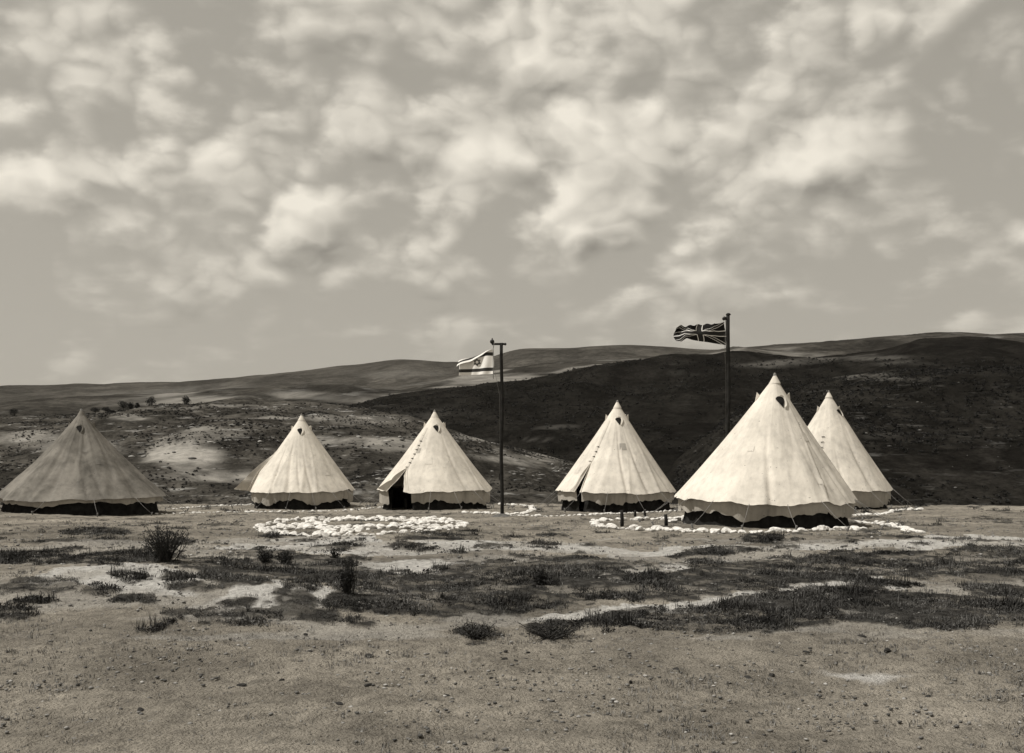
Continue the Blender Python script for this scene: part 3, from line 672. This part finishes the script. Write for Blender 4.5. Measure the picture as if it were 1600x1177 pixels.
stone_row([(800, 806), (860, 808), (920, 806), (980, 803), (1040, 800), (1068, 798)], 'long thin row of white stones in front of the slit-door tent', .11, .14)
stone_row([(905, 797), (940, 793), (990, 790)], 'short row of white stones close under the slit-door tent', .12, .14)
stone_row([(1062, 812), (1030, 813), (985, 814), (945, 814), (930, 818), (934, 824), (960, 827), (1000, 829), (1060, 831), (1120, 833), (1180, 834), (1240, 832), (1300, 829), (1350, 828)], 'bold curved row of white stones sweeping before the largest tent', .17, .125, .035)
stone_row([(1048, 816), (1075, 812), (1100, 806), (1130, 801), (1165, 800)], 'heap-like row of large white stones at the left foot of the largest tent', .19, .16, .08)
stone_row([(1290, 820), (1330, 818), (1370, 819), (1400, 824), (1425, 832), (1440, 834)], 'row of white stones curving away right of the largest tent', .16, .13)
stone_row([(1300, 810), (1350, 806), (1400, 799), (1440, 797)], 'row of white stones leading behind the rightmost tent', .13, .15)
stone_row([(1398, 780), (1440, 778)], 'far short row of white stones right of the rightmost tent', .14, .16)

# ------------------------------------------------------------------ stakes, loose stones, slab
def stake(px, py, h, label, w=.04, white=False):
    p = G(px, py); r = empty('stake', p, random.uniform(0, 3)); tag(r, label, 'stake', 'short stakes among the stone borders')
    obj('shaft', mesh('shaft', *tube([(0, 0, -.15), (.01, 0, h*.5), (.02, .01, h)], [w, w*.95, w*.85], 7)), MAT['wood'], r)
    if white: obj('head', mesh('head', *tube([(.02, .01, h-.01), (.02, .01, h+.03), (.02, .01, h+.10), (.02, .01, h+.13)], [.08, .12, .09, .03], 10)), MAT['white_stone'], r)
stake(972, 823, .34, 'short dark stake inside the curve of white stones')
stake(1041, 822, .24, 'short dark stake beside the heap-like white stones')
stake(992, 808, .16, 'tiny dark stake behind the curved row of white stones', .035)
stake(1008, 809, .18, 'tiny dark stake second behind the curved row of white stones', .035)
stake(955, 797, .25, 'stake with a white knob in front of the slit-door tent', .03, True)
stake(635, 796, .34, 'thick dark stake in front of the open tent doorway', .06)
loose = [(577, 1025, .13), (484, 1019, .10), (789, 1031, .10), (806, 1033, .08), (790, 1018, .08), (825, 1020, .06), (1055, 1046, .09), (928, 1042, .06), (1206, 1056, .10), (1260, 1019, .09), (1347, 995, .11), (1386, 1017, .13), (1145, 1017, .06),
         (376, 1072, .12), (440, 1065, .10), (575, 1071, .10), (1170, 1060, .11), (608, 1024, .05), (210, 1018, .05), (293, 1042, .06), (478, 992, .08), (921, 1003, .09), (1346, 1006, .07), (767, 1060, .06), (700, 1088, .08), (1252, 1040, .05), (985, 1066, .07), (530, 1100, .09), (920, 1120, .08), (1450, 1090, .1), (220, 1110, .09)]
for i, (px, py, s) in enumerate(loose):
    p = G(px, py); o = bpy.data.objects.new('loose_stone', DSTONES[i % 6]); C.objects.link(o); o.location = (p.x, p.y, p.z+s*.03)
    s *= .55; o.scale = (s*1.4, s, s*.8); o.rotation_euler = (random.uniform(-.3, .3), 0, random.uniform(0, 6))
    tag(o, 'small dark stone lying on the bare dusty foreground', 'stone', 'dark stones on the bare foreground')
# ------------------------------------------------------------------ plants
def tri_cloud(n, h, w, spread, rng, lean=.5):
    """n bent narrow blades leaving one root"""
    a = rng.uniform(0, 2*math.pi, n); hh = h*rng.uniform(.45, 1, n); ln = lean*rng.uniform(.1, 1, n); r0 = spread*np.sqrt(rng.uniform(0, 1, n)); b = rng.uniform(0, 2*math.pi, n)
    base = np.stack([r0*np.cos(b), r0*np.sin(b), np.full(n, -.01)], 1); dr = np.stack([np.cos(a), np.sin(a), np.zeros(n)], 1); sd = np.stack([-np.sin(a), np.cos(a), np.zeros(n)], 1)
    m = base+dr*(hh*ln*.4)[:, None]+np.array([0, 0, 1])*(hh*.6)[:, None]; tip = base+dr*(hh*ln)[:, None]+np.array([0, 0, 1])*hh[:, None]
    v = np.stack([base-sd*w*.4, base+sd*w*.4, m+sd*w*.5, m-sd*w*.5, tip], 1).reshape(-1, 3)
    k = np.arange(n)*5; f = np.concatenate([np.stack([k, k+1, k+2], 1), np.stack([k, k+2, k+3], 1), np.stack([k+3, k+2, k+4], 1)])
    return v, f
def leaf_ball(n, rad, flat, size, rng):
    """small leaves through a low cushion"""
    p = rng.normal(size=(n, 3)); p /= np.linalg.norm(p, axis=1, keepdims=True); p *= (rng.uniform(.25, 1, n)**.5)[:, None]*rad; p[:, 2] = np.abs(p[:, 2])*flat
    a = rng.normal(size=(n, 3)); a /= np.linalg.norm(a, axis=1, keepdims=True); b = np.cross(a, rng.normal(size=(n, 3))); b /= np.linalg.norm(b, axis=1, keepdims=True)
    s = size*rng.uniform(.5, 1.2, n)[:, None]
    v = np.stack([p-a*s, p+b*s*.45, p+a*s, p-b*s*.45], 1).reshape(-1, 3); k = np.arange(n)*4
    return v, np.concatenate([np.stack([k, k+1, k+2], 1), np.stack([k, k+2, k+3], 1)])
def scatter(name, temps, X, Y, Z, S, tone, m, label, cat, rng, zs=None):
    VS = []; FS = []; TS = []; off = 0; pick = rng.integers(0, len(temps), len(X)); rot = rng.uniform(0, 2*math.pi, len(X)); zs = np.ones(len(X)) if zs is None else zs
    for k, (tv, tf) in enumerate(temps):
        i = np.where(pick == k)[0]
        if not len(i): continue
        c, s = np.cos(rot[i])[:, None], np.sin(rot[i])[:, None]; sc_ = S[i][:, None]
        x = (tv[None, :, 0]*c-tv[None, :, 1]*s)*sc_+X[i][:, None]; y = (tv[None, :, 0]*s+tv[None, :, 1]*c)*sc_+Y[i][:, None]; z = tv[None, :, 2]*sc_*zs[i][:, None]+Z[i][:, None]
        VS.append(np.stack([x, y, z], -1).reshape(-1, 3)); FS.append((tf[None]+(off+np.arange(len(i))*len(tv))[:, None, None]).reshape(-1, 3)); off += len(i)*len(tv)
        tn = np.repeat(tone[i], len(tv))+rng.uniform(-.18, .18, len(i)*len(tv)); TS.append(np.clip(tn, 0, 1))
    o = obj(name, mesh(name, np.concatenate(VS), np.concatenate(FS), {'tone': np.concatenate(TS)}, False), m); tag(o, label, cat, kind='stuff'); return o
def field(n, d0, d1, rng, edge=.62):
    d = np.exp(rng.uniform(math.log(d0), math.log(d1), n)); u = rng.uniform(-edge, edge, n); return u*d, d
def clear(X, Y, keep=1.0):
    """off the tents, the emblem"""
    ok = np.ones(X.shape, bool)
    for px, d, r in ((127, 27, 2.0), (471, 33, 1.7), (680, 32, 1.8), (965, 28.4, 1.7), (1207, 20.5, 1.7), (1296, 26.5, 1.6)): ok &= np.hypot(X-(px-CX)*d/F, Y-d) > r
    c, rx, cy, ry = EMB; ok &= np.hypot((X-c.x)/rx, (Y-cy)/ry) > 1.02
    return ok
def plants():
    rng = np.random.default_rng(5)
    tb = [tri_cloud(12, .085, .007, .06, rng, 1.2) for _ in range(4)]+[leaf_ball(24, .085, .5, .016, rng) for _ in range(7)]+[leaf_ball(16, .05, .9, .012, rng) for _ in range(3)]+[tri_cloud(6, .15, .005, .03, rng, .6)]
    X, Y = field(200000, 7.0, 46, rng); v, c = cover(X, Y); k = (rng.uniform(0, 1, len(X)) < np.minimum(1, v*1.3)*np.where(Y > 20, .55, 1)) & clear(X, Y); X, Y, v = X[k], Y[k], v[k]
    cl = .4+2.3*np.clip(fbm(X*1.9, Y*1.9, 4, 12)+.2, 0, 1)**1.2; S = cl*rng.uniform(.4, 1.1, len(X))*np.where(Y > 30, 1.7, 1)
    tone = np.clip(.28+1.5*fbm(X*2.6, Y*2.0, 4, 19)+rng.normal(0, .2, len(X)), 0, 1)
    scatter('low_scrub', tb, X, Y, gz(X, Y), S, tone, MAT['scrub'], 'dark low scrub and weeds growing in patches over the ground', 'scrub', rng)
    # dry grass
    tg = [tri_cloud(7, .055, .006, .04, rng, 1.0) for _ in range(6)]
    X, Y = field(36000, 5.2, 34, rng); v, c = cover(X, Y); dn = sstep(-.12, .2, fbm(X*.9, Y*.9, 4, 61))
    k = (rng.uniform(0, 1, len(X)) < (.08+.75*dn)*(1-.8*c)) & clear(X, Y); X, Y = X[k], Y[k]
    scatter('dry_grass', tg, X, Y, gz(X, Y), rng.uniform(.4, 1.15, len(X))*np.where(Y < 11, .7, 1.0), rng.uniform(0, .9, len(X)), MAT['dry'], 'sparse short dry grass over the dusty ground', 'grass', rng)
    # gravel
    bm = bmesh.new(); bmesh.ops.create_icosphere(bm, subdivisions=1, radius=.5); bv = np.array([v_.co[:] for v_ in bm.verts]); bf = np.array([[q.index for q in f_.verts] for f_ in bm.faces]); bm.free()
    tgv = []
    for i in range(6): tgv.append((bv*rng.uniform(.75, 1.2, bv.shape)*np.array([1.2, .9, .6]), bf))
    X, Y = field(42000, 4.6, 26, rng); k = rng.uniform(0, 1, len(X)) < .25+.75*sstep(-.05, .2, fbm(X*.8+9, Y*.8, 3, 88)); X, Y = X[k], Y[k]
    S = .006+.036*rng.uniform(0, 1, len(X))**5; S = S*np.clip(Y/9, .8, 1.6)
    scatter('gravel', tgv, X, Y, gz(X, Y)+S*.1, S, np.clip(rng.normal(.4, .3, len(X)), 0, 1), MAT['gravel'], 'loose pebbles and clods scattered over the dusty ground', 'gravel', rng)
plants()
def shrub(px, py, h, w, label, rng, stems=26, leaves=9, up=.7, group='single shrubs in the foreground', lsize=.018):
    p = G(px, py); r = empty('shrub', p); tag(r, label, 'shrub', group); parts = []; LV = []; LF = []; off = 0
    for i in range(stems):
        a = rng.uniform(0, 2*math.pi); out_ = w*.5*rng.uniform(.1, 1)**.7; hh = h*rng.uniform(.55, 1.0)*(1-.35*out_/(w*.5)*(1-up)); b0 = Vector((rng.normal(0, w*.07), rng.normal(0, w*.07), -.02))
        tip = Vector((math.cos(a)*out_, math.sin(a)*out_, hh)); mid = b0.lerp(tip, .5)+Vector((rng.normal(0, .03), rng.normal(0, .03), .05*h)); pts = [b0, b0.lerp(mid, .6), mid, mid.lerp(tip, .6), tip]
        parts.append(tube(pts, [.007, .006, .005, .004, .002], 4, False))
        for j in range(leaves):
            t = rng.uniform(.12, 1.0); q = (b0.lerp(mid, t*2) if t < .5 else mid.lerp(tip, t*2-1)); v, f = leaf_ball(5, .05, 1.0, lsize, rng); v[:, 2] -= .02
            LV.append(v+np.array(q[:])); LF.append(f+off); off += len(v)
    obj('stems', mesh('stems', *join(parts)), MAT['twig'], r)
    LV = np.concatenate(LV); obj('foliage', mesh('foliage', LV, np.concatenate(LF), {'tone': rng.uniform(0, 1, len(LV))}, False), MAT['leaf'], r)
rng = np.random.default_rng(21)
shrub(255, 879, .50, .68, 'largest twiggy spreading shrub at the left, below the slack grey tent', rng, 80, 8, .8, lsize=.014)
shrub(543, 930, .40, .24, 'tall narrow dark shrub below the stone emblem', rng, 30, 8, 1.0, lsize=.014)
shrub(845, 916, .20, .22, 'small round dark shrub in the middle of the scrub band', rng, 18, 10, .8)
shrub(415, 880, .18, .22, 'small dark shrub left of a twin, below the stone emblem', rng, 16, 10, .8)
shrub(446, 882, .19, .28, 'dark shrub right of its twin, below the stone emblem', rng, 18, 10, .8)
shrub(524, 874, .20, .14, 'thin upright shrub just under the stone emblem', rng, 9, 6, 1.0)
shrub(742, 998, .15, .40, 'low tufty shrub alone on the bare ground at centre', rng, 34, 4, .5, lsize=.012)
shrub(862, 996, .13, .62, 'wide low shrub on bare ground right of the tufty one', rng, 40, 4, .5, lsize=.012)
shrub(280, 758, .6, 1.6, 'dark round shrub on the rim between the slack tent and the small tent', rng, 40, 16, .6, lsize=.06)
shrub(1210, 845, .10, .4, 'tiny dark shrub just in front of the curved stone row', rng, 16, 8, .5)

# ------------------------------------------------------------------ hillside scrub and trees on the crest
def crest_point(name, px, frac=1.0):
    X, Y, Z, PXv, PYv, T = HILLS[name]; j = int(np.argmin(np.abs(PXv[0]-px))); i = int(np.argmin(np.abs(T[:, 0]-frac))); return Vector((X[i, j], Y[i, j], Z[i, j]))
def crown(n, rx, rz, size, rng, lobes=6):
    V = []; Fc = []; off = 0
    for i in range(lobes):
        c = rng.normal(size=3); c /= np.linalg.norm(c); c *= rng.uniform(.2, .62); v, f = leaf_ball(n//lobes, .62, 1, size/rx, rng); v[:, 2] *= np.where(rng.uniform(size=len(v)//4).repeat(4) < .5, 1, -1)
        V.append((v+c)*np.array([rx, rx, rz])); Fc.append(f+off); off += len(v)
    return np.concatenate(V), np.concatenate(Fc)
def tree(px, h, w, label, rng):
    p = crest_point('left_spur', px, .985); r = empty('tree', p-Vector((0, 0, .1))); tag(r, label, 'tree', 'trees along the crest of the left spur')
    obj('trunk', mesh('trunk', *join([tube([(0, 0, -.3), (.05, 0, h*.3), (.0, 0, h*.6)], [.16, .12, .07], 7), tube([(0.05, 0, h*.3), (w*.25, .1, h*.62)], [.08, .03], 5), tube([(0.03, 0, h*.35), (-w*.25, -.1, h*.66)], [.08, .03], 5)])), MAT['twig'], r)
    v, f = crown(560, w/2, h*.38, .22, rng, 8); v[:, 2] += h*.58
    obj('crown', mesh('crown', v, f, {'tone': rng.uniform(0, .8, len(v))}, False), MAT['far_leaf'], r)
for px, h, w, lb in ((150, 2.2, 3.0, 'low tree nearest the slack grey tent on the left crest'), (163, 2.4, 3.2, 'wide low tree second from the slack tent on the left crest'), (191, 3.6, 3.8, 'bushy tree left of a touching pair on the left crest'), (206, 3.2, 2.8, 'smaller tree right of a touching pair on the left crest'),
                     (214, 2.9, 1.6, 'thin small tree between the pair and the round tree on the left crest'), (238, 4.6, 4.0, 'round tallest tree on the left crest'), (252, 2.0, 3.6, 'low spreading tree just right of the round tallest tree'), (294, 4.2, 3.0, 'lone tree farthest right on the left crest'), (20, 3.4, 3.6, 'tree on the left crest beyond the slack tent, outermost left')):
    tree(px, h, w, lb, rng)
def hedge():
    rng = np.random.default_rng(3); temps = [crown(60, .8, .6, .28, rng, 3) for _ in range(4)]; n = 190; px = np.concatenate([rng.uniform(165, 310, 90), rng.uniform(310, 405, 100)]); pts = [crest_point('left_spur', q, .985) for q in px]
    X = np.array([p.x for p in pts])+rng.normal(0, .6, n); Y = np.array([p.y for p in pts])+rng.normal(0, 3, n); Z = np.array([p.z for p in pts])+.25
    o = scatter('hedge', temps, X, Y, Z, rng.uniform(.5, 1.1, n)*np.where(px > 310, 1.25, .8), rng.uniform(0, .5, n), MAT['far_leaf'], 'dark hedge running along the crest of the left spur', 'hedge', rng)
hedge()
def hill_scrub(name, n, size, lab, seed, thr, box):
    X, Y, Z, PXv, PYv, T = HILLS[name]; rng = np.random.default_rng(seed)
    ok = (T < .99) & (PXv > box[0]) & (PXv < box[1]) & (PYv > box[2]) & (PYv < box[3]); idx = np.flatnonzero(ok.ravel()); w = (Y.ravel()[idx])
    sel = rng.choice(idx, min(n*3, len(idx)*4), p=w/w.sum()); x, y, z = X.ravel()[sel], Y.ravel()[sel], Z.ravel()[sel]
    k = rng.uniform(-.25, .25, len(x)) < 1.6*fbm(x/(size*34), y/(size*34), 5, seed)-thr; x, y, z = x[k][:n], y[k][:n], z[k][:n]
    j = y/900.0; x = x+rng.normal(0, 1, len(x))*j*2.2; y = y+rng.normal(0, 1, len(y))*j*3
    temps = [crown(20, 1, .62, .5, rng, 2) for _ in range(5)]
    scatter(name+'_scrub', temps, x, y, z+size*.05, size*rng.uniform(.4, 1.2, len(x)), rng.uniform(0, 1, len(x)), MAT['far_leaf'], lab, 'scrub', rng)
hill_scrub('left_spur', 13000, .36, 'dark scrub dotted over the stony left spur', 71, .0, (-150, 1050, 630, 790))
hill_scrub('dark_slope', 9000, .95, 'dense dark scrub over the dark valley slope', 72, -.1, (400, 1600, 560, 790))
hill_scrub('right_spur', 7000, .7, 'dark scrub dotted over the right-hand slope', 73, -.02, (1000, 1800, 570, 800))

def outcrops(name, n, size, lab, seed, box):
    X, Y, Z, PXv, PYv, T = HILLS[name]; rng = np.random.default_rng(seed)
    ok = (T < .99) & (PXv > box[0]) & (PXv < box[1]) & (PYv > box[2]) & (PYv < box[3]); idx = np.flatnonzero(ok.ravel())
    sel = rng.choice(idx, n*4); x, y, z = X.ravel()[sel], Y.ravel()[sel], Z.ravel()[sel]
    led = fbm(x/60+3, z*1.1+y/90, 4, seed); k = rng.uniform(.0, .3, len(x)) < led; x, y, z = x[k][:n], y[k][:n], z[k][:n]
    x = x+rng.normal(0, .8, len(x)); bm = bmesh.new(); bmesh.ops.create_icosphere(bm, subdivisions=1, radius=.5)
    bv = np.array([v.co[:] for v in bm.verts]); bf = np.array([[q.index for q in f.verts] for f in bm.faces]); bm.free()
    temps = [(bv*rng.uniform(.7, 1.25, bv.shape)*np.array([1.5, .9, .45]), bf) for _ in range(6)]
    scatter(name+'_rocks', temps, x, y, z, size*(.3+1.2*rng.uniform(0, 1, len(x))**3), np.clip(rng.normal(.45, .25, len(x)), 0, 1), MAT['gravel'], lab, 'rocks', rng)
outcrops('left_spur', 3600, .75, 'pale rock outcrops strewn over the stony left spur', 81, (-150, 1000, 636, 780))
outcrops('right_spur', 260, .55, 'pale rocks strewn over the right-hand slope', 82, (1100, 1800, 585, 780))

# ------------------------------------------------------------------ air
def haze():
    v, f = boxm(0, 3600, 190, 15000, 12000, 520)
    o = obj('haze', mesh('haze', v, f, smooth=False), None); m = bpy.data.materials.new('pale_air'); m.use_nodes = True; N = m.node_tree.nodes; L = m.node_tree.links; N.clear()
    pv = N.new('ShaderNodeVolumePrincipled'); pv.inputs['Color'].default_value = (.98, .94, .86, 1); pv.inputs['Density'].default_value = .00002; pv.inputs['Anisotropy'].default_value = .1
    out = N.new('ShaderNodeOutputMaterial'); L.new(pv.outputs[0], out.inputs['Volume']); o.data.materials.append(m)
    tag(o, 'thin pale haze lying over the hills', 'haze', kind='stuff')
haze()
